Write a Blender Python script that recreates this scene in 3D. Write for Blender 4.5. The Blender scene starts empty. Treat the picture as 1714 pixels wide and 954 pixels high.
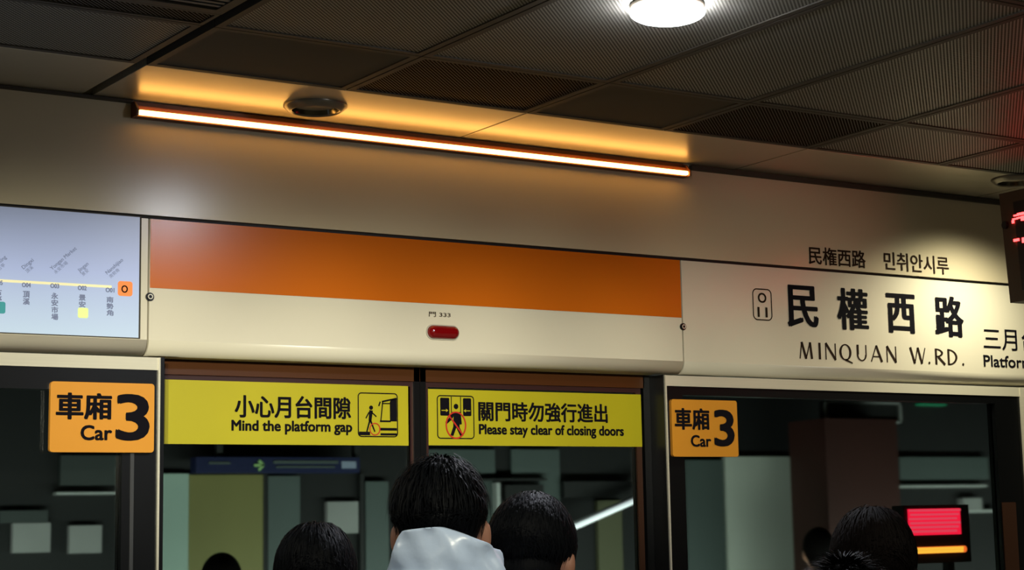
import bpy, bmesh, math, random
from mathutils import Vector, Matrix
random.seed(7)
S = bpy.context.scene
COL = S.collection

# ------------------------------------------------------------------ camera
PPX, PPY, FPX = 1190.0, 401.0, 3317.0          # principal point and focal length of the 1714x954 frame
d3 = Vector((472-PPX, PPY+20285, -FPX)).normalized()
d1 = Vector((5555-PPX, -(781-PPY), -FPX)); d1 = (d1-d3*d1.dot(d3)).normalized()
d2 = d3.cross(d1)
RT = Matrix((d1, d2, d3))                      # camera -> world
CP = Vector((0, 0, 1.55))
cd = bpy.data.cameras.new('camera'); cam = bpy.data.objects.new('camera', cd); COL.objects.link(cam)
cam.matrix_world = Matrix.Translation(CP) @ RT.to_4x4()
cd.sensor_width = 36; cd.sensor_fit = 'HORIZONTAL'; cd.lens = 36*FPX/1714
cd.shift_x = -(PPX-857)/1714; cd.shift_y = (PPY-477)/1714
cd.clip_start = .05; cd.clip_end = 100
S.camera = cam

def ray(px, py): return RT @ Vector((px-PPX, -(py-PPY), -FPX))
def atY(px, py, Y): r = ray(px, py); return CP + r*((Y-CP.y)/r.y)
def atZ(px, py, Z): r = ray(px, py); return CP + r*((Z-CP.z)/r.z)
def atD(px, py, D): r = ray(px, py); return CP + r*(D/math.hypot(r.x, r.y))

W = 6.041        # plane of the platform screen wall
ZC = 3.062       # ceiling height
# ------------------------------------------------------------------ world, exposure, lights
S.view_settings.view_transform = 'Standard'; S.view_settings.look = 'None'
S.view_settings.exposure = 0; S.view_settings.gamma = 1; S.view_settings.use_curve_mapping = False
wd = bpy.data.worlds.new('world'); S.world = wd; wd.use_nodes = True
wd.node_tree.nodes['Background'].inputs[0].default_value = (.8, .85, 1, 1)
wd.node_tree.nodes['Background'].inputs[1].default_value = .01
S.cycles.max_bounces = 8; S.cycles.transparent_max_bounces = 16
S.cycles.sample_clamp_indirect = 4; S.cycles.caustics_reflective = False; S.cycles.caustics_refractive = False

def area(name, loc, rot, sx, sy, power, col):
    l = bpy.data.lights.new(name, 'AREA'); l.shape = 'RECTANGLE'; l.size = sx; l.size_y = sy; l.energy = power; l.color = col
    o = bpy.data.objects.new(name, l); o.location = loc; o.rotation_euler = rot; COL.objects.link(o); return o
def spot(name, loc, power, col, size, blend, rad=.06, rot=(0, 0, 0)):
    l = bpy.data.lights.new(name, 'SPOT'); l.energy = power; l.color = col; l.spot_size = math.radians(size); l.spot_blend = blend
    l.shadow_soft_size = rad
    o = bpy.data.objects.new(name, l); o.location = loc; o.rotation_euler = rot; COL.objects.link(o); return o

# ceiling downlights over the platform (most of them outside the frame)
spot('downlight_beam', (3.17, 4.265, 2.98), 60, (.86, .9, 1), 150, .55, .07)
for x, y, p in ((.2, 4.33, 50), (-2.6, 4.33, 60), (1.6, 1.4, 130), (-1.2, 1.4, 60), (4.6, 1.4, 110), (7.6, 1.4, 160), (1.6, -1.6, 60), (5, -1.6, 60)):
    spot('downlight_beam', (x, y, 2.98), p, (1, .95, .74), 150, .35, .09)
# added unseen spots without fixtures, aimed to brighten the header panels and signs
def wash(x, y, tx, tz, p, size=20, blend=.9):
    a = Vector((x, y, 2.95)); d = Vector((tx, W, tz))-a
    o = spot('wall_washer', a, p, (1, .97, .80), size, blend, .12); o.rotation_euler = d.to_track_quat('-Z', 'Y').to_euler()
for x, tx, p in ((-2.3, .7, 1250), (-1.7, 1.4, 1350), (-.9, 2.1, 1500), (-.2, 2.7, 1450), (.7, 3.3, 1200), (1.6, 3.9, 950), (2.3, 4.5, 560), (2.9, 5.2, 260)):
    wash(x, 0, tx, 2.08, p*.93, 13, 1)
wash(2.6, .3, 5.0, 2.3, 230, 18, 1)
spot('downlight_beam', (5.97, 5.64, 3.0), 78, (1, .95, .72), 148, 1, .05)
spot('downlight_beam', (7.4, 5.64, 3.0), 70, (1, .95, .74), 112, .55, .05)
# added fill light without a fixture, behind the screens and below the view
area('track_light', (5.0, W+.9, .6), (math.radians(75), 0, 0), 11, .6, 230, (.85, 1, .92))
# ------------------------------------------------------------------ materials
def s2l(c):
    return tuple(((v/255+.055)/1.055)**2.4 if v/255 > .04045 else v/255/12.92 for v in c)
def mat(name, c, rough=.5, metal=0, spec=.5, emit=None, es=0, noise=0, nscale=6, bump=0, bscale=40, stretch=(1, 1, 1), coat=0, aniso=0):
    m = bpy.data.materials.new(name); m.use_nodes = True; nt = m.node_tree; b = nt.nodes['Principled BSDF']
    c = s2l(c) if max(c) > 1.001 else c
    b.inputs['Base Color'].default_value = (*c, 1); b.inputs['Roughness'].default_value = rough
    b.inputs['Metallic'].default_value = metal; b.inputs['Specular IOR Level'].default_value = spec
    b.inputs['Coat Weight'].default_value = coat
    if emit:
        e = s2l(emit) if max(emit) > 1.001 else emit
        b.inputs['Emission Color'].default_value = (*e, 1); b.inputs['Emission Strength'].default_value = es
    tc = nt.nodes.new('ShaderNodeTexCoord'); mp = nt.nodes.new('ShaderNodeMapping'); mp.inputs['Scale'].default_value = stretch
    nt.links.new(tc.outputs['Object'], mp.inputs[0])
    if noise:
        n = nt.nodes.new('ShaderNodeTexNoise'); n.inputs['Scale'].default_value = nscale; n.inputs['Detail'].default_value = 4
        nt.links.new(mp.outputs[0], n.inputs['Vector'])
        mx = nt.nodes.new('ShaderNodeMixRGB'); mx.blend_type = 'MIX'
        mx.inputs[1].default_value = (*[v*(1-noise) for v in c], 1); mx.inputs[2].default_value = (*[min(1, v*(1+noise)) for v in c], 1)
        nt.links.new(n.outputs['Fac'], mx.inputs[0]); nt.links.new(mx.outputs[0], b.inputs['Base Color'])
    if bump:
        n2 = nt.nodes.new('ShaderNodeTexNoise'); n2.inputs['Scale'].default_value = bscale; n2.inputs['Detail'].default_value = 3
        nt.links.new(mp.outputs[0], n2.inputs['Vector'])
        bp = nt.nodes.new('ShaderNodeBump'); bp.inputs['Strength'].default_value = bump; bp.inputs['Distance'].default_value = .01
        nt.links.new(n2.outputs['Fac'], bp.inputs['Height']); nt.links.new(bp.outputs[0], b.inputs['Normal'])
    return m
def glass(name, tint):
    m = bpy.data.materials.new(name); m.use_nodes = True; nt = m.node_tree; nt.nodes.clear()
    o = nt.nodes.new('ShaderNodeOutputMaterial'); t = nt.nodes.new('ShaderNodeBsdfRefraction'); t.inputs[0].default_value = (*tint, 1)
    t.inputs['Roughness'].default_value = .16; t.inputs['IOR'].default_value = 1.05
    g = nt.nodes.new('ShaderNodeBsdfGlossy'); g.inputs['Roughness'].default_value = .05; g.inputs[0].default_value = (.9, .95, .93, 1)
    f = nt.nodes.new('ShaderNodeFresnel'); f.inputs[0].default_value = 1.3
    mx = nt.nodes.new('ShaderNodeMixShader'); nt.links.new(f.outputs[0], mx.inputs[0]); nt.links.new(t.outputs[0], mx.inputs[1]); nt.links.new(g.outputs[0], mx.inputs[2])
    nt.links.new(mx.outputs[0], o.inputs[0]); return m
def perforated(name, base, spacing, hole):
    m = mat(name, base, .45); nt = m.node_tree; b = nt.nodes['Principled BSDF']
    def mth(op, a, bb=None):
        n = nt.nodes.new('ShaderNodeMath'); n.operation = op
        for i, v in enumerate((a, bb)):
            if v is None: continue
            if isinstance(v, (int, float)): n.inputs[i].default_value = v
            else: nt.links.new(v, n.inputs[i])
        return n.outputs[0]
    tc = nt.nodes.new('ShaderNodeTexCoord'); sx = nt.nodes.new('ShaderNodeSeparateXYZ'); nt.links.new(tc.outputs['Object'], sx.inputs[0])
    u = mth('DIVIDE', mth('ADD', sx.outputs[0], sx.outputs[1]), spacing*1.4142)
    v = mth('DIVIDE', mth('SUBTRACT', sx.outputs[0], sx.outputs[1]), spacing*1.4142)
    fu = mth('SUBTRACT', mth('FRACT', u), .5); fv = mth('SUBTRACT', mth('FRACT', v), .5)
    r2 = mth('ADD', mth('MULTIPLY', mth('MULTIPLY', fu, fu), .55), mth('MULTIPLY', fv, fv))
    h = mth('LESS_THAN', r2, hole*hole)
    mx = nt.nodes.new('ShaderNodeMixRGB'); c = s2l(base); mx.inputs[1].default_value = (*c, 1); mx.inputs[2].default_value = (*[q*.34 for q in c], 1)
    nt.links.new(h, mx.inputs[0]); nt.links.new(mx.outputs[0], b.inputs['Base Color'])
    rr = mth('ADD', mth('MULTIPLY', h, .4), .45); nt.links.new(rr, b.inputs['Roughness'])
    sp = mth('MULTIPLY', mth('SUBTRACT', 1, h), .25); nt.links.new(sp, b.inputs['Specular IOR Level'])
    return m
M = {}
M['wall'] = mat('cream_enamel_wall', (192, 180, 150), .22, spec=.45, noise=.04, nscale=1.5, bump=.03, bscale=5)
M['header'] = mat('cream_header_panel', (205, 198, 176), .25, spec=.45, noise=.03, nscale=2)
M['orange'] = mat('orange_vinyl', (192, 98, 18), .24, spec=.45, noise=.04, nscale=3)
M['dark'] = mat('dark_joint', (14, 12, 10), .6)
M['alu'] = mat('brushed_aluminium', (210, 204, 182), .3, metal=.25, noise=.08, nscale=8, stretch=(.3, 1, 30))
M['black'] = mat('black_frame', (6, 7, 8), .35, spec=.4)
M['grey_line'] = mat('dark_grey_gasket', (46, 47, 47), .5)
M['brown'] = mat('orange_door_paint', (66, 33, 2), .4, noise=.05)
M['brown_dark'] = mat('dark_brown_door_paint', (52, 26, 8), .45)
M['gasket'] = mat('dark_red_gasket', (40, 8, 4), .5)
M['yellow'] = mat('yellow_sign', (164, 154, 16), .45, noise=.05, nscale=5)
M['amber'] = mat('amber_sign', (196, 132, 36), .4, noise=.05, nscale=6)
M['ink'] = mat('black_lettering', (12, 10, 16), .8, spec=.08)
M['ink_brown'] = mat('brown_lettering', (40, 28, 18), .8, spec=.08)
M['red_ink'] = mat('red_print', (170, 30, 14), .5)
M['ceil'] = mat('satin_ceiling_panel', (176, 170, 152), .31, metal=.6, spec=.5, noise=.05, nscale=3, bump=.06, bscale=7)
M['rim'] = mat('ceiling_panel_rim', (66, 62, 54), .6, spec=.15)
M['perf'] = perforated('perforated_panel_fine', (122, 120, 110), .0103, .33)
M['perf2'] = perforated('perforated_panel_dark', (66, 58, 45), .0103, .42)
M['solid'] = mat('plain_dark_ceiling_sheet', (84, 79, 70), .85, spec=.05)
M['void'] = mat('ceiling_void', (10, 9, 8), .9)
M['ring'] = mat('downlight_ring', (104, 98, 84), .35, metal=.5)
M['refl'] = mat('downlight_reflector', (110, 104, 88), .18, metal=1)
M['lamp'] = mat('lit_diffuser', (255, 255, 255), .5, emit=(.88, .9, 1), es=130)
M['lampw'] = mat('warm_lit_diffuser', (255, 255, 255), .5, emit=(1, .92, .75), es=18)
M['tube'] = mat('amber_tube', (255, 200, 110), .4, emit=(1.0, .48, .105), es=11.5)
M['housing'] = mat('brown_housing', (96, 50, 24), .45)
M['grille'] = mat('blue_grey_grille', (52, 58, 66), .5)
M['led_case'] = mat('brown_display_case', (62, 44, 26), .45)
M['led_red'] = mat('red_led', (30, 0, 0), .4, emit=(1, .03, .03), es=10)
M['red_lens'] = mat('dark_red_lens', (110, 4, 8), .15, spec=.6)
M['label'] = mat('label_strip', (170, 165, 150), .5)
M['glass'] = glass('screen_glass', (.86, .9, .87))
M['skin'] = mat('skin', (158, 112, 92), .5, noise=.05, nscale=20)
M['hair'] = mat('black_hair', (6, 8, 13), .62, spec=.09, bump=.5, bscale=60, stretch=(1, 1, .15))
M['hair_brown'] = mat('dark_brown_hair', (8, 5, 5), .75, spec=.05)
M['hoodie'] = mat('pale_grey_nylon', (196, 216, 248), .32, spec=.5, noise=.05, nscale=12, bump=.25, bscale=22)
M['coat_black'] = mat('black_coat', (18, 19, 24), .7, noise=.1)
M['coat_navy'] = mat('navy_coat', (24, 30, 46), .7, noise=.1)
M['trouser'] = mat('dark_trousers', (26, 27, 34), .8)
M['shoe'] = mat('dark_shoes', (20, 18, 18), .5)
M['white'] = mat('white_eye', (225, 220, 212), .3)
M['floor'] = mat('platform_stone', (120, 116, 108), .35, noise=.15, nscale=30)
M['back'] = mat('grey_back_wall', (120, 112, 98), .6)
# beyond the glass: the dark wall, and reflections built as things
M['b_dark'] = mat('dark_trackside_wall', (10, 11, 11), .8, noise=.2, nscale=2)
M['b_green'] = mat('grey_green_cladding', (150, 172, 160), .6, noise=.1, nscale=2, stretch=(3, 1, .4))
M['b_olive'] = mat('olive_cladding', (116, 112, 62), .6, noise=.12, nscale=2, stretch=(3, 1, .4))
M['b_olive2'] = mat('dim_olive_cladding', (74, 74, 50), .7)
M['b_grey'] = mat('pale_grey_cladding', (196, 200, 188), .6, noise=.1, nscale=2, stretch=(3, 1, .4))
M['b_mid'] = mat('slate_cladding', (72, 82, 79), .6, noise=.15, nscale=2, stretch=(3, 1, .4))
M['b_low'] = mat('dark_slate_cladding', (48, 54, 52), .7, noise=.1)
M['b_blue'] = mat('navy_sign_board', (20, 28, 66), .5, emit=(.05, .08, .4), es=.0)
M['b_print'] = mat('grey_sign_print', (140, 150, 170), .5)
M['b_arrow'] = mat('green_arrow_print', (150, 190, 120), .5)
M['b_black'] = mat('matt_black_board', (16, 17, 16), .7)
M['b_maroon'] = mat('maroon_pillar', (60, 25, 17), .6, noise=.25, nscale=2)  # reflected pillar, red LED glow put into its colour
M['b_white'] = mat('dim_white_panel', (120, 122, 118), .6, emit=(.5, .52, .5), es=.06, noise=.25, nscale=5)  # faint emission for pale patches reflected in the glass
M['b_tube'] = mat('white_tube', (255, 255, 255), .5, emit=(.85, .93, 1), es=.75)
M['b_strip'] = mat('grey_metal_strip', (170, 172, 168), .4)
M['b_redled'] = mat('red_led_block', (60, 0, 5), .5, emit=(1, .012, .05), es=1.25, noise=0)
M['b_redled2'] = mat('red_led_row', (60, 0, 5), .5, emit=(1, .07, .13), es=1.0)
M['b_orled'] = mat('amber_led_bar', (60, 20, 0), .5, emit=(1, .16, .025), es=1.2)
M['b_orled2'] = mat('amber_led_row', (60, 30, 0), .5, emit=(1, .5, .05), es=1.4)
M['b_green_led'] = mat('green_led', (0, 30, 10), .5, emit=(.03, .35, .16), es=.35)

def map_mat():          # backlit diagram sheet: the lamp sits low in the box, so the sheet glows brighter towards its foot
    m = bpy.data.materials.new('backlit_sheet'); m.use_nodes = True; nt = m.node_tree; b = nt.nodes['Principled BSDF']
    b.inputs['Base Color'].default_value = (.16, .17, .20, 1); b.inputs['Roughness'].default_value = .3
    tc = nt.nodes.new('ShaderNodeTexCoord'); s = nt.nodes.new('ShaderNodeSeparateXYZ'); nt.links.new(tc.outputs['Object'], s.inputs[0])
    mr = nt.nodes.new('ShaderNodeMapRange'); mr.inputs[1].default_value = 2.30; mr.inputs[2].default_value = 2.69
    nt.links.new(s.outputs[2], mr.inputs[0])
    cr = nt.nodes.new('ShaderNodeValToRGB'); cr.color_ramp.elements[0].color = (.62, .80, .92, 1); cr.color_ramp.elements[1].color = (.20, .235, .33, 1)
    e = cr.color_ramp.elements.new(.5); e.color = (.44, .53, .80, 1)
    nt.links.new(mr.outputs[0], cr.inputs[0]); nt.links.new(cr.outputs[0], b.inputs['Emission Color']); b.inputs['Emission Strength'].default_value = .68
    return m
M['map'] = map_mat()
M['map_line'] = mat('pale_yellow_route_line', (200, 190, 130), .5, emit=(.65, .62, .40), es=.75)
M['map_ink'] = mat('slate_map_print', (80, 88, 110), .5, emit=(.16, .18, .26), es=.6)
M['map_orange'] = mat('orange_map_badge', (226, 120, 50), .5, emit=(.85, .28, .09), es=.4)
M['map_lime'] = mat('lime_map_badge', (200, 220, 120), .5, emit=(.62, .75, .32), es=.5)
M['map_teal'] = mat('teal_map_badge', (30, 110, 110), .5, emit=(.06, .28, .28), es=.6)

# ------------------------------------------------------------------ object helpers
def link(name, me, m, parent=None):
    o = bpy.data.objects.new(name, me); COL.objects.link(o)
    if m is not None: me.materials.append(m)
    if parent is not None:
        o.parent = parent; off = Vector((0, 0, 0)); p = parent
        while p is not None: off += p.location; p = p.parent
        o.location = -off
    return o
def tag(o, label=None, cat=None, group=None, kind=None):
    if label: o['label'] = label
    if cat: o['category'] = cat
    if group: o['group'] = group
    if kind: o['kind'] = kind
    return o
def thing(name, label, cat, loc=(0, 0, 0), group=None):
    o = bpy.data.objects.new(name, None); o.empty_display_size = .05; o.location = loc; COL.objects.link(o)
    return tag(o, label, cat, group)
def struct(name, loc=(0, 0, 0)):
    o = bpy.data.objects.new(name, None); o.location = loc; COL.objects.link(o); o['kind'] = 'structure'; return o
def part(name, bm, m, parent=None, smooth=False, bevel=0, label=None):
    if bevel:
        bmesh.ops.bevel(bm, geom=bm.edges[:], offset=bevel, segments=2, affect='EDGES', profile=.5)
    bmesh.ops.recalc_face_normals(bm, faces=bm.faces[:])
    me = bpy.data.meshes.new(name); bm.to_mesh(me); bm.free()
    if smooth: me.polygons.foreach_set('use_smooth', [True]*len(me.polygons))
    o = link(name, me, m, parent)
    if label: o['label'] = label
    return o
def box(bm, x0, x1, y0, y1, z0, z1):
    vs = [bm.verts.new((x, y, z)) for x in (x0, x1) for y in (y0, y1) for z in (z0, z1)]
    for f in ((0, 1, 3, 2), (4, 6, 7, 5), (0, 4, 5, 1), (2, 3, 7, 6), (0, 2, 6, 4), (1, 5, 7, 3)): bm.faces.new([vs[i] for i in f])
    return vs
def B(*a):
    bm = bmesh.new(); box(bm, *a); return bm
def bx(name, m, parent, *a, bevel=0, label=None): return part(name, B(*a), m, parent, bevel=bevel, label=label)
def lathe(prof, c, n=40, close=False):       # prof = [(r, z)], axis vertical
    bm = bmesh.new(); rings = []
    for r, z in prof:
        if r < 1e-6: rings.append([bm.verts.new((c[0], c[1], c[2]+z))])
        else: rings.append([bm.verts.new((c[0]+r*math.cos(2*math.pi*i/n), c[1]+r*math.sin(2*math.pi*i/n), c[2]+z)) for i in range(n)])
    for a, b in zip(rings, rings[1:]):
        for i in range(n):
            j = (i+1) % n
            if len(a) == 1: bm.faces.new((a[0], b[i], b[j]))
            elif len(b) == 1: bm.faces.new((a[i], a[j], b[0]))
            else: bm.faces.new((a[i], a[j], b[j], b[i]))
    return bm
def extr(bm, pts, y0, y1):                   # outline in X,Z extruded along Y
    a = [bm.verts.new((p[0], y0, p[1])) for p in pts]; b = [bm.verts.new((p[0], y1, p[1])) for p in pts]
    n = len(pts)
    bm.faces.new(a); bm.faces.new(b[::-1])
    for i in range(n): bm.faces.new((a[i], b[i], b[(i+1) % n], a[(i+1) % n]))
def rrect(x0, x1, z0, z1, r, n=5):
    out = []
    for cx, cz, a0 in ((x1-r, z1-r, 0), (x0+r, z1-r, 90), (x0+r, z0+r, 180), (x1-r, z0+r, 270)):
        for k in range(n+1):
            a = math.radians(a0+90*k/n); out.append((cx+r*math.cos(a), cz+r*math.sin(a)))
    return out
def seg(bm, a, b, w, y0, y1, w2=None):      # straight stroke in X,Z
    w2 = w if w2 is None else w2
    a = Vector(a); b = Vector(b); d = (b-a).normalized(); n = Vector((-d.y, d.x))
    extr(bm, [tuple(a+n*w/2), tuple(b+n*w2/2), tuple(b-n*w2/2), tuple(a-n*w/2)], y0, y1)
def ringo(bm, cx, cz, rx, rz, w, y0, y1, n=28, a0=0, a1=360, wx=None):
    wx = w if wx is None else wx
    full = abs(a1-a0) >= 359
    m = n if full else n+1
    P = []
    for k in range(m):
        a = math.radians(a0+(a1-a0)*k/n); P.append((cx+rx*math.cos(a), cz+rz*math.sin(a), cx+(rx-wx)*math.cos(a), cz+(rz-w)*math.sin(a)))
    V = [[bm.verts.new((p[0], y0, p[1])), bm.verts.new((p[2], y0, p[3])), bm.verts.new((p[2], y1, p[3])), bm.verts.new((p[0], y1, p[1]))] for p in P]
    for k in range(m if full else m-1):
        a, b = V[k], V[(k+1) % m]
        for i in range(4): bm.faces.new((a[i], b[i], b[(i+1) % 4], a[(i+1) % 4]))
    if not full:
        bm.faces.new(V[0]); bm.faces.new(V[-1][::-1])
# lettering: outline font -> thin mesh fitted to a rectangle on a wall plane (facing -Y)
def text_mesh(s, bold=0.0, thick=.0):
    c = bpy.data.curves.new('t', 'FONT'); c.body = s; c.size = 1; c.offset = bold; c.resolution_u = 4
    o = bpy.data.objects.new('t', c); COL.objects.link(o); dg = bpy.context.evaluated_depsgraph_get()
    me = bpy.data.meshes.new_from_object(o.evaluated_get(dg)); bpy.data.objects.remove(o); bpy.data.curves.remove(c)
    return me
def lettering(s, x0, x1, z0, z1, Y, m, parent, bold=.02, rot=0, name='lettering', fat=0, keep=False, slant=None):
    me = text_mesh(s, 0); co = [v.co.copy() for v in me.vertices]
    if not co: return None
    ax = min(v.x for v in co); bx_ = max(v.x for v in co); az = min(v.y for v in co); bz = max(v.y for v in co)
    sx = (x1-x0)/(bx_-ax); sz = (z1-z0)/(bz-az)
    if keep: sx = sz
    V = []; F = []
    base = [((v.x-ax)*sx, (v.y-az)*sz) for v in co]
    e_ = bold*sz*.9
    shifts = [(0, 0)]
    if e_ > .00015 or fat: shifts += [((e_+fat)*math.cos(math.radians(q)), e_*math.sin(math.radians(q))) for q in (45, 135, 225, 315, 0, 180)]
    for si, (d, dz_) in enumerate(shifts):
        off = len(V)
        for x, z in base:
            x += d; z += dz_; xr = x*math.cos(rot)-z*math.sin(rot); zr = x*math.sin(rot)+z*math.cos(rot)
            V.append((x0+xr, Y-.00015*si, z0+zr))
        F += [[off+i for i in p.vertices][::1] for p in me.polygons]
    bpy.data.meshes.remove(me)
    nm = bpy.data.meshes.new(name); nm.from_pydata(V, [], F); nm.update()
    return link(name, nm, m, parent)
def fit(s, tl, br, Y, m, parent, **k):       # rectangle given by its upper left and lower right corner
    a = atY(*tl, Y); b = atY(*br, Y)
    return lettering(s, a.x, b.x, b.z, a.z, Y, m, parent, **k)

# ------------------------------------------------------------------ the setting
fl = struct('floor'); 
bx('floor_slab', M['floor'], fl, -5, 12, -6, W+.02, -.12, 0)
bx('track_bed', M['b_dark'], fl, -5, 12, W+.02, W+4.6, -1.3, -1.2)
wb = part('wall_back', B(-5, 12, -6.1, -6, 0, ZC), M['back']); wb['kind'] = 'structure'
wl = part('wall_left', B(-5.1, -5, -6, W, 0, ZC), M['back']); wl['kind'] = 'structure'
wr = part('wall_right', B(12, 12.1, -6, W, 0, ZC), M['back']); wr['kind'] = 'structure'

# upper wall of enamel sheets over the header panels
wf = struct('wall_front')
bx('wall_sheet', M['wall'], wf, -5, 12, W, W+.06, 2.694, ZC+.1)
bx('joint', M['dark'], wf, -5, 12, W+.012, W+.05, 2.684, 2.6938)
bx('backing', M['dark'], wf, -5, 12, W+.185, W+.2, 2.31, 2.72)

# trim between wall and ceiling
tr = part('trim_1', B(-5, 2.33, W-.02, W, ZC-.010, ZC-.002), M['rim']); tr['kind'] = 'structure'
tr = part('trim_2', B(4.57, 12, W-.02, W, ZC-.022, ZC-.004), M['rim']); tr['kind'] = 'structure'

# ceiling: dark void above, plain glossy strip along the wall, perforated panels behind
ce = struct('ceiling')
bx('ceiling_void', M['void'], ce, -5, 12, -6, W+.2, ZC+.10, ZC+.14)
bx('rear_ceiling', M['rim'], ce, -5, 12, -6, 2.45, ZC, ZC+.02)
xm = [-.5, .85, 2.185, 3.54, 4.79, 6.13, 7.45, 8.8]
for i in range(len(xm)-1):
    g0 = .018 if abs(xm[i]-2.185) < .01 else .004
    g1 = .018 if abs(xm[i+1]-2.185) < .01 else .004
    bx('ceiling_panel', M['ceil'], ce, xm[i]+g0, xm[i+1]-g1, 5.588, W-.006, ZC, ZC+.03, bevel=.0015)
def perf_panel(x0, x1, y0, y1, m, rim=.022, drop=.004):
    bm = bmesh.new()
    box(bm, x0, x1, y0, y0+rim, ZC, ZC+.03); box(bm, x0, x1, y1-rim, y1, ZC, ZC+.03)
    box(bm, x0, x0+rim, y0+rim, y1-rim, ZC, ZC+.03); box(bm, x1-rim, x1, y0+rim, y1-rim, ZC, ZC+.03)
    p = part('perforated_panel', bm, M['rim'], ce)
    bx('perforated_field', m, p, x0+rim, x1-rim, y0+rim, y1-rim, ZC+drop, ZC+.02)
xs = [.25, .93, 1.53, 2.185, 2.86, 3.54, 4.115, 4.79, 5.475, 6.13, 6.8, 7.45, 8.1, 8.8]
for i in range(len(xs)-1):
    g0 = .018 if abs(xs[i]-2.185) < .01 else .003
    g1 = .018 if abs(xs[i+1]-2.185) < .01 else .003
    a, b = xs[i]+g0, xs[i+1]-g1
    dark = abs(xs[i]-2.86) < .01 or abs(xs[i]-4.115) < .01 or abs(xs[i]-5.475) < -1
    plain = abs(xs[i]-2.185) < .01 or abs(xs[i]-3.54) < .01
    perf_panel(a, b, 5.093, 5.584, M['perf2'] if dark else M['solid'] if plain else M['perf'])
    if xs[i] > 2.1:
        perf_panel(a, b, 3.76, 5.088, M['perf']); perf_panel(a, b, 2.45, 3.752, M['perf'])
    else:
        perf_panel(a, b, 4.965, 5.088, M['perf2'], rim=.012)
        perf_panel(a, b, 2.45, 3.752, M['perf'])
# air grille left of the wide joint
for (x0, x1) in ((.92, 2.167),):
    g = thing('air_grille', 'dark blue-grey slatted air grille at the top left corner of the ceiling', 'grille', ((x0+x1)/2, 4.4, ZC))
    bm = bmesh.new(); box(bm, x0, x1, 4.925, 4.96, ZC-.001, ZC+.03); box(bm, x0, x1, 3.76, 3.79, ZC-.001, ZC+.03)
    box(bm, x0, x0+.03, 3.79, 4.925, ZC-.001, ZC+.03); box(bm, x1-.03, x1, 3.79, 4.925, ZC-.001, ZC+.03)
    part('frame', bm, M['rim'], g)
    y = 3.81
    while y < 4.915:
        bx('slat', M['grille'], g, x0+.03, x1-.03, y, y+.016, ZC+.002, ZC+.022); y += .030

# downlights
def downlight(c, lit, label, m=None, drop=.02, r=.098):
    t = thing('downlight', label, 'ceiling light', (c[0], c[1], ZC))
    cc = (c[0], c[1], ZC)
    part('trim_ring', lathe([(r+.006, .0), (r+.006, -.005), (r, -.010), (r-.010, -.018), (r-.016, -.021), (r-.021, -.019), (r-.021, .0)], cc), M['ring'], t, True)
    if lit:
        n = 8
        part('diffuser', lathe([((r+.007)*math.cos(math.pi/2*k/n) if k < n else 0, -.020-drop*math.sin(math.pi/2*k/n)) for k in range(n+1)], cc), m or M['lamp'], t, True)
    else:
        part('reflector', lathe([(r-.020, -.019), (r-.024, -.005), (r-.034, .03), (r-.046, .065), (0, .085)], cc), M['refl'], t, True)
        part('lamp_bulb', lathe([(0, -.002), (.018, .004), (.026, .02), (.024, .05), (.014, .075)], cc, 20), M['white'], t, True)
    return t
downlight((3.17, 4.265), True, 'lit round ceiling downlight glaring white at the top of the picture', drop=.03, r=.098)
downlight((2.872, 5.822), False, 'unlit round downlight with metal ring in the glowing amber ceiling strip')
downlight((5.97, 5.64), False, 'round downlight at the right edge above the hanging red display')

# ------------------------------------------------------------------ amber light strip under the ceiling
ls = thing('light_strip', 'long glowing amber light strip along the top of the cream wall', 'light strip', (3.44, W, 3.0))
lx0, lx1 = 2.338, 4.533
bx('back_plate', M['housing'], ls, lx0, lx1, W-.014, W-.001, 3.004, ZC-.004)
bx('tube', M['tube'], ls, lx0+.004, lx1-.004, W-.051, W-.034, 3.009, 3.024, bevel=.003)
bx('cover', M['housing'], ls, lx0, lx1, W-.034, W-.014, 3.009, 3.040)
bx('tray', M['housing'], ls, lx0, lx1, W-.036, W-.014, 3.005, 3.0085)
for x in (lx0-.006, lx1):
    bm = bmesh.new(); pts = [(W-.001, ZC-.002), (W-.001, 3.004), (W-.053, 3.005), (W-.055, 3.026), (W-.030, ZC-.01)]
    a = [bm.verts.new((x, p[0], p[1])) for p in pts]; b = [bm.verts.new((x+.006, p[0], p[1])) for p in pts]
    bm.faces.new(a); bm.faces.new(b[::-1])
    for i in range(5): bm.faces.new((a[i], a[(i+1) % 5], b[(i+1) % 5], b[i]))
    part('end_cap', bm, M['housing'], ls)

# ------------------------------------------------------------------ header panels over the screens (rounded lower edge)
def header_profile():
    pts = [(W, 2.682)]
    r = .045
    for k in range(9):
        a = math.radians(90*k/8); pts.append((W+r-r*math.cos(a), 2.292-r*math.sin(a)*1.05))
    pts += [(W+.10, 2.2447), (W+.10, 2.26), (W+.05, 2.27), (W+.03, 2.682)]
    return pts
def header_panel(x0, x1, label):
    t = thing('header_panel', label, 'panel', ((x0+x1)/2, W, 2.245))
    bm = bmesh.new(); P = header_profile(); a = [bm.verts.new((x0, p[0], p[1])) for p in P]; b = [bm.verts.new((x1, p[0], p[1])) for p in P]; n = len(P)
    for i in range(n):
        f = bm.faces.new((a[i], b[i], b[(i+1) % n], a[(i+1) % n])); f.smooth = 1 <= i <= 8
    bm.faces.new(a[::-1]); bm.faces.new(b)
    o = part('panel_sheet', bm, M['header'], t); 
    return t
sL, sR = 2.397, 4.514
hp1 = header_panel(-1.2, sL-.003, 'cream header panel with the backlit route diagram, left of the orange band')
hp2 = header_panel(sL+.003, sR-.003, 'middle cream header panel with an orange band along its top half')
hp3 = header_panel(sR+.003, 8.4, 'right cream header panel carrying the large black station name')
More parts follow.
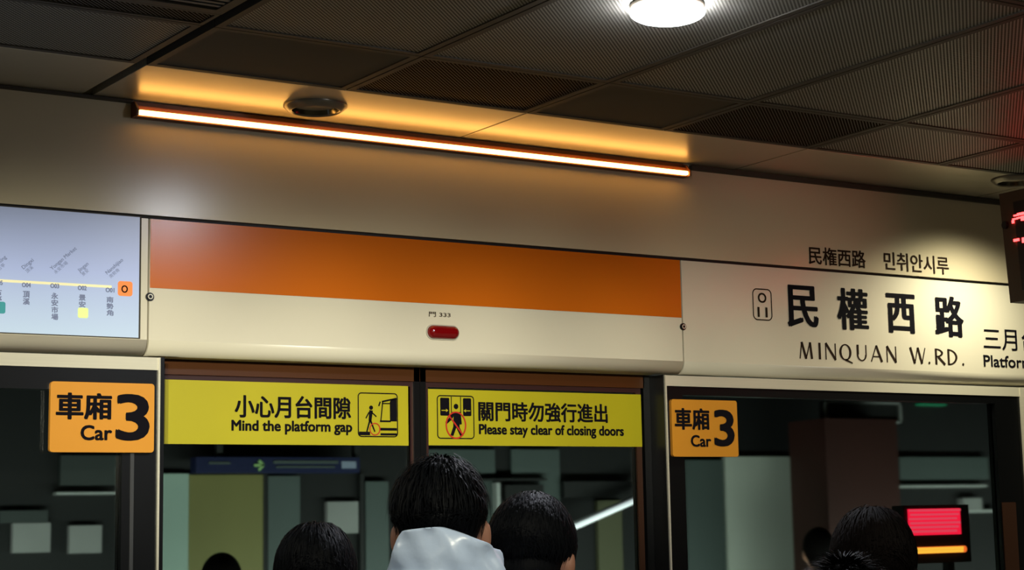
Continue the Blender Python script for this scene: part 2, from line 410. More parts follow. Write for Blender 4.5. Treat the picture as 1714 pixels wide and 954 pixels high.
bx('orange_band', M['orange'], hp2, sL+.0045, sR-.0045, W-.0025, W-.0002, 2.459, 2.6815)
def lock(c, parent):
    bm = bmesh.new(); n = 20
    for r, y0, y1 in ((.0135, W-.006, W), (.010, W-.009, W-.006)):
        extr(bm, [(c[0]+r*math.cos(2*math.pi*k/n), c[1]+r*math.sin(2*math.pi*k/n)) for k in range(n)], y0, y1)
    o = part('panel_lock', bm, M['black'], parent)
    bm = bmesh.new(); ringo(bm, c[0], c[1], .0085, .0085, .003, W-.0105, W-.009)
    part('lock_ring', bm, M['alu'], o)
p = atY(250, 497, W); lock((p.x, p.z), hp2)
p = atY(1142.5, 547, W); lock((p.x, p.z), hp3)
# red indicator lamp over the door with its number label
a = atY(714, 544, W); b = atY(766.5, 569, W)
t = thing('indicator_lamp', 'dark red capsule-shaped door lamp below the orange band', 'lamp', ((a.x+b.x)/2, W, b.z))
bm = bmesh.new(); R_ = (a.z-b.z)/2
n = 6
for k in range(n):
    s = math.cos(math.pi/2*k/n); s2 = math.cos(math.pi/2*(k+1)/n) if k < n-1 else .05
    y0 = W-.004-.022*math.sin(math.pi/2*k/n); y1 = W-.004-.022*math.sin(math.pi/2*(k+1)/n)
    def outl(s): 
        r = R_*s; return rrect((a.x+R_)-r, (b.x-R_)+r, (a.z+b.z)/2-r, (a.z+b.z)/2+r, r*.999, 6)
    A = [bm.verts.new((q[0], y0, q[1])) for q in outl(s)]; Bv = [bm.verts.new((q[0], y1, q[1])) for q in outl(s2)]
    for i in range(len(A)): bm.faces.new((A[i], A[(i+1) % len(A)], Bv[(i+1) % len(A)], Bv[i]))
bm.faces.new(Bv)
part('lens', bm, M['red_lens'], t, True)
bm = bmesh.new(); extr(bm, rrect(a.x-.003, b.x+.003, b.z-.003, a.z+.003, R_+.002, 6), W-.005, W-.0005); part('bezel', bm, M['label'], t)
fit('門 333', (718, 521.5), (754, 531.5), W-.002, M['ink_brown'], hp2, bold=.01, name='door_number')

# ------------------------------------------------------------------ station name lettering on the right header panel
YT = W-.0012
for ch, tl, br in (('民', (1317.5, 477), (1369, 548.5)), ('權', (1401, 482), (1453, 553)), ('西', (1484, 491), (1532, 558)), ('路', (1564, 495), (1613, 564.5))):
    fit(ch, tl, br, YT, M['ink'], hp3, bold=.02, fat=.0028)
def xw(px): return atY(px, 590, W).x
zb = atY(1337.6, 600, W).z; zt = atY(1337.6, 572, W).z; H = zt-zb
bm = bmesh.new(); y0, y1 = W-.0015, W-.0003; TK, TN = .0112, .0050
def L(pxa, pxb): return 1120+pxa/2.886, 1120+pxb/2.886
def X(z): return xw(1120+z/2.886)
def st(a, b, w, w2=None): seg(bm, a, b, w, y0, y1, w2)
x0, x1 = X(628), X(693); w = x1-x0
st((x0+.05*w, zb), (x0+.2*w, zt), TN); st((x0+.2*w, zt), (x0+.5*w, zb), TK); st((x0+.5*w, zb), (x0+.82*w, zt), TN); st((x0+.82*w, zt), (x0+.93*w, zb), TK)
st((X(727), zb), (X(727), zt), TK)
def letN(x0, x1):
    st((x0, zb), (x0, zt), TN); st((x0, zt), (x1, zb), TK); st((x1, zb), (x1, zt), TN)
letN(X(757), X(803)); letN(X(1052), X(1094))
def letO(x0, x1): ringo(bm, (x0+x1)/2, (zb+zt)/2, (x1-x0)/2, H/2, TN, y0, y1, wx=TK)
letO(X(822), X(880)); st((X(850), zb+.003), (X(884), zb-.010), TK*.9, TN)
x0, x1 = X(906), X(953); r = (x1-x0)/2; st((x0+TK/2, zt), (x0+TK/2, zb+r), TK); st((x1-TN/2, zt), (x1-TN/2, zb+r), TN)
ringo(bm, (x0+x1)/2, zb+r, r, r, TN, y0, y1, a0=180, a1=360, n=14, wx=TN*1.6)
def letA(x0, x1):
    m_ = (x0+x1)/2; st((x0, zb), (m_, zt), TN); st((m_, zt), (x1, zb), TK); st((x0+.22*(x1-x0), zb+.32*H), (x1-.2*(x1-x0), zb+.32*H), TN)
letA(X(975), X(1026))
x0, x1 = X(1165), X(1236); w = x1-x0
st((x0, zt), (x0+.27*w, zb), TK); st((x0+.27*w, zb), (x0+.5*w, zt), TN); st((x0+.5*w, zt), (x0+.75*w, zb), TK); st((x0+.75*w, zb), (x1, zt), TN)
def dot(x): extr(bm, [(x+.0055*math.cos(k*math.pi/6), zb+.005+.0055*math.sin(k*math.pi/6)) for k in range(12)], y0, y1)
dot(X(1254)); dot(X(1417))
x0 = X(1288); st((x0, zb), (x0, zt), TK); ringo(bm, x0, zt-.27*H, (X(1322)-x0), .27*H, TN, y0, y1, a0=-90, a1=90, n=14, wx=TK); st((x0+.012, zb+.48*H), (X(1330), zb), TK)
x0 = X(1348); st((x0, zb), (x0, zt), TK); ringo(bm, x0, (zb+zt)/2, (X(1390)-x0), H/2, TN, y0, y1, a0=-90, a1=90, n=18, wx=TK)
part('lettering', bm, M['ink_brown'], hp3)
fit('三月台', (1645, 547), (1737, 589), YT, M['ink'], hp3, bold=.004, fat=.001)
fit('Platform', (1646, 594), (1727, 616.5), YT, M['ink'], hp3, bold=.02)
# badge O 11
a = atY(1258.5, 482, W); b = atY(1293, 537.5, W)
bm = bmesh.new(); o_ = rrect(a.x, b.x, b.z, a.z, .022, 6); i_ = rrect(a.x+.005, b.x-.005, b.z+.005, a.z-.005, .017, 6)
va = [bm.verts.new((q[0], YT, q[1])) for q in o_]; vb = [bm.verts.new((q[0], YT, q[1])) for q in i_]
for k in range(len(va)): bm.faces.new((va[k], va[(k+1) % len(va)], vb[(k+1) % len(va)], vb[k]))
part('badge_outline', bm, M['ink_brown'], hp3)
fit('O', (1268.5, 490), (1282.5, 507), YT, M['ink_brown'], hp3, bold=.03); fit('11', (1268, 514), (1284.5, 531), YT, M['ink_brown'], hp3, bold=.03)
# small names on the wall sheet above
fit('民権西路', (1353, 412), (1449, 449), YT, M['ink_brown'], wf, bold=.022)
fit('민취안시루', (1479, 421), (1588.5, 460), YT, M['ink_brown'], wf, bold=.015)

# ------------------------------------------------------------------ backlit route diagram
md = thing('route_diagram', 'backlit white route diagram with the orange line stations, far left', 'sign', (1.6, W, 2.3))
zt_ = atY(235, 364, W).z; zb_ = atY(231, 565.5, W).z; xr = atY(232, 480, W).x
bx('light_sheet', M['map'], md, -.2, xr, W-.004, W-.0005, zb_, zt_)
bm = bmesh.new(); box(bm, -.206, xr+.006, W-.003, W-.0003, zt_, zt_+.003); box(bm, -.206, xr+.006, W-.003, W-.0003, zb_-.003, zb_); box(bm, xr, xr+.006, W-.003, W-.0003, zb_, zt_); part('frame', bm, M['rim'], md)
YM = W-.0052
zl = atY(100, 475.5, W).z
bx('route_line', M['map_line'], md, -.1, atY(186, 482, W).x, YM, W-.0041, zl-.004, zl+.004)
def badge(px, py, r, m, name='badge'):
    c = atY(px, py, W); bm = bmesh.new(); extr(bm, rrect(c.x-r, c.x+r, c.z-r, c.z+r, r*.35), YM-.0008, W-.004); part(name, bm, m, md)
badge(208.5, 483.5, .0235, M['map_orange']); fit('O', (203.5, 477.5), (213.5, 490), YM-.0015, M['ink_brown'], md, bold=.03)
badge(138, 524, .016, M['map_lime']); badge(91, 530.5, .001, M['map_ink']); badge(-2, 515, .018, M['map_teal'])
def vert(s, px, ya, yb, w=5.3):
    h = (yb-ya)/len(s)
    for k, ch in enumerate(s): fit(ch, (px-w, ya+k*h+.5), (px+w, ya+(k+1)*h-.5), YM, M['map_ink'], md, bold=.045)
for s, e, num, px, py, n0, n1 in (('南勢角', 'Nanshijiao', 'O01', 184, 485.5, 496, 529), ('景安', 'Jingan', 'O02', 137.5, 482, 492.5, 515),
        ('永安市場', 'Yongan Market', 'O03', 91.5, 478.5, 489.5, 536), ('頂溪', 'Dingxi', 'O04', 44, 477, 486.5, 510.5), ('古亭', 'Guting', 'O05', -3, 473, 483, 506)):
    vert(s, px, n0, n1); fit(num, (px-7, py-4), (px+7, py+4), YM, M['map_ink'], md, bold=.045)
    c = atY(px-4, py-24, W)
    lettering(e, c.x, c.x+.1, c.z, c.z+.0155, YM, M['map_ink'], md, bold=.01, rot=math.radians(43), keep=True)
    c = atY(px+1, py-19, W)
    lettering(s, c.x, c.x+.1, c.z, c.z+.0125, YM, M['map_ink'], md, bold=.01, rot=math.radians(43), keep=True)

# ------------------------------------------------------------------ fixed glass screens beside the door
F0 = W+.018                                    # front plane of the screen frames
def side_screen(n, x0, x1, e0, e1, zglass):
    t = struct('window_%d' % n, ((x0+x1)/2, F0, 0))
    bx('top_trim', M['alu'], t, x0, x1, F0-.004, F0+.05, 2.198, 2.238)
    bx('top_rail', M['black'], t, x0, x1, F0, F0+.05, zglass, 2.198)
    bx('bottom_rail', M['black'], t, x0, x1, F0, F0+.05, 0, .25)
    bx('stile', M['black'], t, x0, e0, F0, F0+.05, .25, zglass); bx('stile', M['black'], t, e1, x1, F0, F0+.05, .25, zglass)
    bx('pane', M['glass'], t, e0, e1, F0+.02, F0+.03, .25, zglass)
    return t
xa = atY(262.5, 780, F0).x; xb = atY(1118, 780, F0).x; xc = atY(1708, 700, F0).x
w1 = side_screen(1, .2, xa, .3, atY(203, 850, F0).x, 2.13)
bx('gasket', M['grey_line'], w1, atY(217, 850, F0).x, atY(223, 850, F0).x, F0-.003, F0, .25, 2.1)
w2 = side_screen(2, xb, xc, atY(1147, 800, F0).x, atY(1672, 800, F0).x, 2.165)
w3 = side_screen(3, xc+.03, xc+2, xc+.12, xc+1.9, 2.165)
bx('inner_strip', M['brown_dark'], w2, atY(1674, 800, F0).x, atY(1697, 800, F0).x, F0-.003, F0, .25, 1.74)  # brown strip stands in for the orange glow on the stile
bx('edge_strip', M['alu'], w1, xa, xa+.006, F0-.008, F0+.05, 0, 2.238)
bx('edge_strip', M['alu'], w2, xb-.006, xb, F0-.008, F0+.05, 0, 2.238)
bx('edge_strip', M['alu'], w3, xc, xc+.03, F0-.008, F0+.05, 0, 2.238)
# door reveal
dr = struct('trim_3', (3.44, W, 0))
YD = W+.12
bx('jamb', M['black'], dr, xa+.006, xa+.022, F0, YD+.05, 0, 2.24)
bx('jamb', M['black'], dr, xb-.010, xb-.006, F0, YD+.06, 0, 2.24)
bx('header_beam', M['brown'], dr, xa+.03, atY(1075, 640, YD).x, YD-.012, YD+.02, 2.196, 2.262)
bx('header_lip', M['black'], dr, xa+.02, xb-.01, W+.06, YD+.03, 2.262, 2.30)
bx('post', M['black'], dr, atY(1075, 700, YD).x, xb-.01, YD-.012, YD+.05, 0, 2.262)
xm0 = atY(690.5, 700, YD).x; xm1 = atY(710.5, 700, YD).x
# sliding leaves
def leaf(n, x0, x1, s0, s1):
    t = struct('door_%d' % n, ((x0+x1)/2, YD, 0))
    bx('top_gasket', M['gasket'], t, x0, x1, YD-.004, YD+.02, 2.178, 2.196)
    bx('stile', M['brown_dark'], t, x0, x0+s0, YD-.004, YD+.03, .03, 2.178); bx('stile', M['brown_dark'], t, x1-s1, x1, YD-.004, YD+.03, .03, 2.178)
    bx('bottom_rail', M['brown'], t, x0+s0, x1-s1, YD-.004, YD+.03, .03, .22)
    bx('pane', M['glass'], t, x0+s0, x1-s1, YD+.004, YD+.012, .22, 2.178)
    return t
dl1 = leaf(1, xa+.03, xm0, .03, .006)
dl2 = leaf(2, xm1, atY(1075, 800, YD).x, .006, .024)
bx('edge_seal', M['gasket'], dl1, xm0-.012, xm0-.006, YD-.006, YD-.001, .22, 2.178); bx('edge_seal', M['gasket'], dl2, xm1+.006, xm1+.012, YD-.006, YD-.001, .22, 2.178)
bx('meeting_seal', M['black'], dl1, xm0, (xm0+xm1)/2-.0005, YD-.012, YD+.03, 0, 2.262); bx('meeting_seal', M['black'], dl2, (xm0+xm1)/2+.0005, xm1, YD-.012, YD+.03, 0, 2.262)

# yellow warning signs
YS = YD-.002
def ysign(tl, br, label):
    a = atY(*tl, YS); b = atY(*br, YS)
    t = thing('warning_sign', label, 'sign', ((a.x+b.x)/2, YS, b.z))
    bx('board', M['yellow'], t, a.x, b.x, YS-.004, YS+.0055, b.z, a.z)
    return t
y1s = ysign((250, 634.5), (683, 746), 'yellow sign reading Mind the platform gap, on the left door leaf')
y2s = ysign((715, 651), (1074, 748), 'yellow sign reading Please stay clear of closing doors, on the right door leaf')
YL = YS-.0052
fit('小心月台間隙', (393.6, 661), (586.7, 701), YL, M['ink'], y1s, bold=.032)
fit('Mind the platform gap', (388, 703), (588.8, 728), YL, M['ink'], y1s, bold=.042)
fit('關門時勿強行進出', (801, 672), (1016.5, 707.5), YL, M['ink'], y2s, bold=.032)
fit('Please stay clear of closing doors', (802, 710), (1043.7, 734), YL, M['ink'], y2s, bold=.042)
def frame_icon(tl, br, parent):
    a = atY(*tl, YL); b = atY(*br, YL); bm = bmesh.new()
    o_ = rrect(a.x, b.x, b.z, a.z, .014); i_ = rrect(a.x+.004, b.x-.004, b.z+.004, a.z-.004, .010)
    va = [bm.verts.new((q[0], YL, q[1])) for q in o_]; vb = [bm.verts.new((q[0], YL, q[1])) for q in i_]
    for k in range(len(va)): bm.faces.new((va[k], va[(k+1) % len(va)], vb[(k+1) % len(va)], vb[k]))
    def P(u, v): return (a.x+(b.x-a.x)*u, b.z+(a.z-b.z)*v)
    return bm, P
ya, yb = YL-.0004, YL+.0002
def disc(bm, c, r, n=16): extr(bm, [(c[0]+r*math.cos(2*math.pi*k/n), c[1]+r*math.sin(2*math.pi*k/n)) for k in range(n)], ya, yb)
bm, P = frame_icon((598.6, 656.5), (666.4, 732), y1s)
disc(bm, P(.33, .66), .0075)
seg(bm, P(.33, .60), P(.30, .36), .014, ya, yb, .011); seg(bm, P(.30, .38), P(.22, .12), .0065, ya, yb, .005); seg(bm, P(.31, .38), P(.42, .12), .0065, ya, yb, .005)
seg(bm, P(.34, .56), P(.46, .46), .0045, ya, yb); seg(bm, P(.28, .56), P(.2, .42), .0045, ya, yb)
extr(bm, [P(*q) for q in ((.03, .04), (.30, .04), (.30, .12), (.03, .12))], ya, yb)
extr(bm, [P(*q) for q in ((.56, .04), (.97, .04), (.97, .09), (.56, .09))], ya, yb)
extr(bm, [P(*q) for q in ((.54, .15), (.97, .15), (.97, .21), (.54, .21))], ya, yb)
extr(bm, [P(*q) for q in ((.80, .36), (.97, .36), (.97, .86), (.84, .86), (.80, .80))], ya, yb)
seg(bm, P(.55, .36), P(.82, .36), .006, ya, yb); seg(bm, P(.57, .36), P(.62, .80), .004, ya, yb); seg(bm, P(.60, .76), P(.82, .76), .004, ya, yb); seg(bm, P(.60, .80), P(.97, .88), .006, ya, yb)
seg(bm, P(.52, .70), P(.56, .80), .005, ya, yb)
part('pictogram', bm, M['ink'], y1s)
bm = bmesh.new(); c = P(.42, .18); ringo(bm, c[0], c[1], .021, .022, .0035, ya-.0006, yb-.0002); part('red_ring', bm, M['red_ink'], y1s, label='red ring around the gap in the pictogram')
bm, P = frame_icon((731, 661), (794.5, 735), y2s)
for u0, u1 in ((.09, .33), (.70, .92)):
    q0 = P(u0, .53); q1 = P(u1, .94); extr(bm, rrect(q0[0], q1[0], q0[1], q1[1], .004), ya, yb)
seg(bm, P(.385, .97), P(.385, .6), .003, ya, yb); seg(bm, P(.635, .97), P(.635, .6), .003, ya, yb)
disc(bm, P(.51, .745), .0095)
extr(bm, [P(*q) for q in ((.39, .62), (.63, .62), (.66, .34), (.60, .33), (.585, .52), (.60, .26), (.70, .08), (.62, .06), (.51, .26), (.43, .07), (.35, .08), (.43, .28), (.44, .52), (.40, .45), (.26, .34), (.22, .38), (.34, .50))], ya, yb)
part('pictogram', bm, M['ink'], y2s)
bm = bmesh.new()
extr(bm, [P(*q) for q in ((.12, .66), (.12, .64), (.24, .64), (.24, .61), (.30, .65), (.24, .69), (.24, .66))], ya-.0004, yb); part('arrow', bm, M['yellow'], y2s)
bm = bmesh.new(); extr(bm, [P(*q) for q in ((.89, .66), (.89, .64), (.77, .64), (.77, .61), (.71, .65), (.77, .69), (.77, .66))], ya-.0004, yb); part('arrow', bm, M['yellow'], y2s)
bm = bmesh.new(); c = P(.5, .315); ringo(bm, c[0], c[1], .043*.98, .049, .0052, ya-.0006, yb-.0002); seg(bm, (c[0]-.027, c[1]+.033), (c[0]+.027, c[1]-.033), .0052, ya-.0008, yb-.0003)
part('red_ring', bm, M['red_ink'], y2s, label='red prohibition ring over the running figure')

# amber car-number plates
def car_plate(tl, br, pos, label):
    Yp = W+.004
    a = atY(*tl, Yp); b = atY(*br, Yp)
    t = thing('car_number_sign', label, 'sign', ((a.x+b.x)/2, Yp, b.z))
    bm = bmesh.new(); extr(bm, rrect(a.x, b.x, b.z, a.z, .010), Yp, F0); part('plate', bm, M['amber'], t)
    for s, p0, p1, bo in pos: fit(s, p0, p1, Yp-.001, M['ink'], t, bold=bo)
car_plate((85, 638), (257.5, 757.5), (('車廂', (95.4, 657.5), (185.5, 701.8), .04), ('Car', (135.8, 712), (186.6, 736.5), .035), ('3', (196.5, 661), (247.5, 736), .05*.6)),
          'amber plate with black number 3 for the carriage, left of the doors')
car_plate((1123.5, 668), (1236.5, 764.5), (('車廂', (1129.5, 683.5), (1187, 719), .04), ('Car', (1156.6, 728.5), (1190, 747.5), .035), ('3', (1195.5, 687), (1228.5, 746), .03)),
          'amber plate with black number 3 for the carriage, right of the doors')

# ------------------------------------------------------------------ hanging LED display at the right edge
XD = 5.72
def onX(px, py, X=XD): r = ray(px, py); return CP + r*((X-CP.x)/r.x)
pt = onX(1672, 325); pb = onX(1691, 507)
ldz0, ldz1, ldy = pb.z, pt.z, pt.y
hd = thing('led_display', 'brown cased hanging display with red lit text at the right edge', 'display', (XD, ldy-.6, ldz0))
tilt = (pb.y-pt.y)
def quadbox(name, m, parent, y0, y1, z0, z1, xf, xk):      # box sheared with the lean of the case edge
    bm = bmesh.new(); vs = box(bm, XD+xf, XD+xk, y0, y1, z0, z1)
    for v in vs: v.co.y += tilt*(ldz1-v.co.z)/(ldz1-ldz0)
    return part(name, bm, m, parent)
quadbox('case', M['led_case'], hd, ldy-1.3, ldy, ldz0, ldz1, 0, .14)
quadbox('screen', M['black'], hd, ldy-1.24, ldy-.075, ldz0+.04, ldz1-.045, -.004, .001)
def led(u, v, du, dv):
    q = onX(u, v, XD-.006); bm = B(XD-.009, XD-.004, q.y-du, q.y, q.z-dv, q.z); part('lit_text', bm, M['led_red'], hd)
for u, v, du, dv in ((1695, 366, .028, .006), (1697, 360, .06, .006), (1703, 357, .05, .006), (1694, 369, .010, .012), (1702, 364, .035, .006), (1709, 362, .05, .018), (1697, 400.5, .028, .010), (1711, 398, .09, .02)):
    led(u, v, du, dv)
for row_z in (ldz1-.10, ldz1-.20):
    for k in range(13):
        yy = ldy-.20-k*.082; part('lit_text', B(XD-.009, XD-.004, yy-.055, yy, row_z-.045, row_z-.015), M['led_red'], hd)
q = onX(1684, 377); bm = bmesh.new()
n = 16; A = [bm.verts.new((XD-.012, q.y+.014*math.cos(2*math.pi*k/n), q.z+.016*math.sin(2*math.pi*k/n))) for k in range(n)]; A2 = [bm.verts.new((XD+.002, v.co.y, v.co.z)) for v in A]
bm.faces.new(A); bm.faces.new(A2[::-1])
for k in range(n): bm.faces.new((A[k], A[(k+1) % n], A2[(k+1) % n], A2[k]))
part('knob', bm, M['black'], hd)
for yy in (ldy-.3, ldy-1.05): bx('hanger', M['rim'], hd, XD+.05, XD+.09, yy-.02, yy+.02, ldz1-.002, ZC)

# ------------------------------------------------------------------ beyond the glass: far side of the track, with glass reflections built as things
YB = W+2.4
def far(name, m, x0, y0, x1, y1, Y=YB, t=.06, label=None, cat=None, parent=None, group=None):
    a = atY(x0, y0, Y); b = atY(x1, y1, Y)
    if parent is None: t = YB+(.029 if m is not M['b_black'] or name == 'cable_rail' else .011)-Y
    o = bx(name, m, parent, min(a.x, b.x), max(a.x, b.x), Y, Y+t, min(a.z, b.z), max(a.z, b.z))
    if cat: tag(o, label, cat, group)
    return o
fw = part('wall_far', B(-4, 14, YB+.03, YB+.25, 0, 3.6), M['b_dark']); fw['kind'] = 'structure'
tc_ = part('ceiling_track', B(-4, 14, W+.21, YB+.2, 3.3, 3.36), M['b_dark']); tc_['kind'] = 'structure'
def floorpiece(name, m, x0, x1, py0, Y, t=.12, label=None, cat='panel'):      # upright piece for something reflected, built on the far kerb
    a = atY(x0, py0, Y); b = atY(x1, py0, Y)
    t = YB+.029-Y if cat != 'pillar' else t
    o = bx(name, m, None, a.x, b.x, Y, Y+t, 0, a.z); return tag(o, label, cat)
fp = part('floor_far', B(-4, 14, W+1.4, YB+.25, -1.2, 0), M['b_dark']); fp['kind'] = 'structure'
floorpiece('cladding_panel', M['b_green'], 250, 316, 793, YB, label='pale grey-green wall panel behind the left edge of the left door glass')  # upright tones reflected in the door glass, built as panels
floorpiece('cladding_panel', M['b_olive'], 316.5, 440.3, 795, YB, label='olive yellow wall panel behind the left door glass under the blue sign')
floorpiece('cladding_panel', M['b_mid'], 449, 502, 797, YB, label='slate wall panel right of the olive panel behind the door glass')
floorpiece('cladding_panel', M['b_mid'], 612, 650, 806, YB, label='narrow slate wall panel left of the tall man behind the door glass')
for px in (444.5, 606): floorpiece('mullion', M['b_black'], px-3.6, px+3.6, 793, YB+.005, .02, label='thin dark mullion behind the left door glass, %s' % ('beside the olive panel' if px < 500 else 'left of the tall man'), cat='mullion')
bs = thing('overhead_sign', 'navy blue sign with an arrow seen through the left door glass', 'sign', atY(460, 793, YB-.1))  # platform sign reflected in the glass, built across the track
for px in (350, 580): bx('hanger', M['b_black'], bs, atY(px, 765, YB).x, atY(px, 765, YB).x+.03, YB-.08, YB-.05, atY(px, 764, YB-.1).z, 3.3)
far('board', M['b_blue'], 328, 765, 602, 791, Y=YB-.1, parent=bs)
a = atY(425, 779, YB-.1); b = atY(440, 779, YB-.1); hh = (b.x-a.x)/2
bm = bmesh.new(); yy0, yy1 = YB-.106, YB-.1
seg(bm, (a.x, a.z), (b.x, a.z), .012, yy0, yy1); seg(bm, (b.x-hh, a.z+hh), (b.x, a.z), .012, yy0, yy1); seg(bm, (b.x-hh, a.z-hh), (b.x, a.z), .012, yy0, yy1)
part('arrow', bm, M['b_arrow'], bs)
for x0, x1, p0, p1 in ((458, 566, 771, 776), (462, 560, 780, 783), (572, 596, 772, 784), (350, 385, 773, 777)):
    far('print_bar', M['b_print'] if x0 > 570 else M['b_mid'], x0, p0, x1, p1, Y=YB-.104, t=.003, parent=bs)
far('poster', M['b_white'], 548, 840, 600, 892, label='pale poster between the two mullions behind the left door glass', cat='poster')  # pale blur reflected in the glass, built as a flat board
# behind the right door leaf
floorpiece('cladding_panel', M['b_mid'], 856, 936, 752, YB+.012, label='dark slate wall panel behind the head on the right of the grey hood')
floorpiece('cladding_panel', M['b_mid'], 700, 828, 752, YB+.012, label='dark slate wall panel between the meeting doors and the thin grey mullion')
far('sign_board', M['b_black'], 846, 812, 910, 838, Y=YB-.02, label='small black board behind the glass above the head on the right', cat='board')
far('sign_board', M['b_black'], 944, 806, 1062, 832, Y=YB-.02, label='wide black board behind the glass above the slanting white tube', cat='board')
far('cable_rail', M['b_black'], 800, 801, 916, 804, Y=YB-.02, label='thin dark rail behind the right door glass', cat='rail')
floorpiece('mullion', M['b_strip'], 831, 837, 808, YB-.03, .03, label='thin grey mullion behind the glass between the two standing men', cat='mullion')
floorpiece('cladding_panel', M['b_olive2'], 1000, 1040, 838, YB+.003, label='dim olive wall panel below the white tube behind the right door glass')
a = atY(962, 882, YB-.12); b = atY(1100, 822, YB-.12)
tt = thing('tube_light', 'slanting white tube light behind the right door glass', 'light', a)  # white streak reflected in the glass, built as a glowing tube
def tubez(p, q, r, m, par, name='tube'):
    bm = bmesh.new(); d = (q-p).normalized(); u = d.cross(Vector((0, 1, 0))).normalized(); v = d.cross(u); n = 12
    A = [bm.verts.new(p+u*r*math.cos(2*math.pi*k/n)+v*r*math.sin(2*math.pi*k/n)) for k in range(n)]; A2 = [bm.verts.new(q+u*r*math.cos(2*math.pi*k/n)+v*r*math.sin(2*math.pi*k/n)) for k in range(n)]
    bm.faces.new(A); bm.faces.new(A2[::-1])
    for k in range(n): bm.faces.new((A[k], A[(k+1) % n], A2[(k+1) % n], A2[k]))
    return part(name, bm, m, par, True)
tubez(a, b, .013, M['b_tube'], tt); tubez(a+Vector((0, .03, .006)), b+Vector((0, .03, .006)), .016, M['b_strip'], tt, 'tray')
bx('bracket', M['b_strip'], tt, a.x+.05, a.x+.08, YB-.08, YB+.029, a.z, a.z+.03)
# behind the right fixed screen
floorpiece('cladding_panel', M['b_mid'], 1147, 1210, 770, YB, label='slate wall panel just right of the right door post, behind glass')
floorpiece('cladding_panel', M['b_grey'], 1214, 1335, 764, YB-.005, label='broad pale grey wall panel behind the right fixed glass')
floorpiece('pillar', M['b_maroon'], 1380, 1500, 700, YB-.5, .3, label='dark maroon pillar behind the right fixed glass', cat='pillar')  # column mirrored in the glass, built as a solid beyond it
hs = thing('hanging_screen', 'hanging screen with thin grey outline behind the right glass, near its top', 'screen', atY(1440, 707, YB-.3))  # screen mirrored in the glass, built beyond it
a = atY(1380, 707, YB-.3); b = atY(1504, 674, YB-.3)
bm = bmesh.new(); 
for q in ((a.x, b.x, b.z-.012, b.z), (a.x, b.x, a.z, a.z+.012), (a.x, a.x+.012, a.z, b.z), (b.x-.012, b.x, a.z, b.z)): box(bm, q[0], q[1], YB-.32, YB-.3, q[2], q[3])
part('frame', bm, M['b_strip'], hs); bx('screen_face', M['b_black'], hs, a.x, b.x, YB-.3, YB-.26, a.z, b.z)
bx('hanger', M['b_black'], hs, (a.x+b.x)/2-.02, (a.x+b.x)/2+.02, YB-.3, YB-.27, b.z, 3.3)
far('exit_light', M['b_green_led'], 1542, 675, 1584, 679, Y=YB-.02, t=.02, label='thin green light strip behind the top of the right glass', cat='light')  # exit sign mirrored in the glass, built as a glowing strip
far('cable_rail', M['b_strip'], 1505, 812.5, 1652, 815, Y=YB-.02, t=.03, label='long thin grey rail above the red lights, behind the right glass', cat='rail')
far('cladding_panel', M['b_mid'], 1505, 765, 1655, 802, Y=YB-.01, label='wide slate wall panel above the grey rail behind the right glass', cat='panel')
far('poster', M['b_white'], 1379, 836, 1414, 862, Y=YB-.02, label='small pale poster left of the long-haired head, behind glass', cat='poster')
far('poster', M['b_white'], 1612, 834, 1644, 853, Y=YB-.02, label='small pale poster right of the red light block, behind glass', cat='poster')
far('cable_rail', M['b_strip'], 1610, 854, 1672, 857, Y=YB-.02, t=.03, label='short grey rail right of the red light block', cat='rail')
YE = W+.7  # LED display reflected in the glass, built as a glowing board behind it
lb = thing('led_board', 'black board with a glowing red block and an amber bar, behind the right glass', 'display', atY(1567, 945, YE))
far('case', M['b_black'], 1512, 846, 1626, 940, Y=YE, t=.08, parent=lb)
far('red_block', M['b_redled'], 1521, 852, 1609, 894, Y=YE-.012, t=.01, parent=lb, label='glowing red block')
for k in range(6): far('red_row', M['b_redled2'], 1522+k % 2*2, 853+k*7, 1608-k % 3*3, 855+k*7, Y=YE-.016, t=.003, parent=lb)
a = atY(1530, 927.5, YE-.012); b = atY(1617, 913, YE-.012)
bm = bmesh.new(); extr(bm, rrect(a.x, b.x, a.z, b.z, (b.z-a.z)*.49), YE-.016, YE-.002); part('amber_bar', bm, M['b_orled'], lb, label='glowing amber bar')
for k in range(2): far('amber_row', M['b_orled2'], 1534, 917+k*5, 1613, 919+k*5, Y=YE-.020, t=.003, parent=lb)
bx('mast', M['b_black'], lb, atY(1590, 945, YE+.09).x-.02, atY(1590, 945, YE+.09).x+.02, YE+.081, YE+.12, -1.2, atY(1590, 850, YE).z)
# behind the left fixed screen
far('cladding_panel', M['b_low'], 102, 762, 202, 812, label='slate wall panel below the left number plate, behind glass', cat='panel')
far('cable_rail', M['b_strip'], 95, 824, 196, 827, Y=YB-.02, t=.03, label='thin grey rail behind the left fixed glass', cat='rail')
far('poster', M['b_white'], 22, 876, 84, 924, label='pale poster at the far left behind glass, lower edge', cat='poster')
far('poster', M['b_white'], 117, 880, 170, 925, label='pale poster behind the left fixed glass, nearest the frame', cat='poster')
far('cladding_panel', M['b_low'], 0, 855, 80, 874, label='narrow slate panel above the far left poster, behind glass', cat='panel')

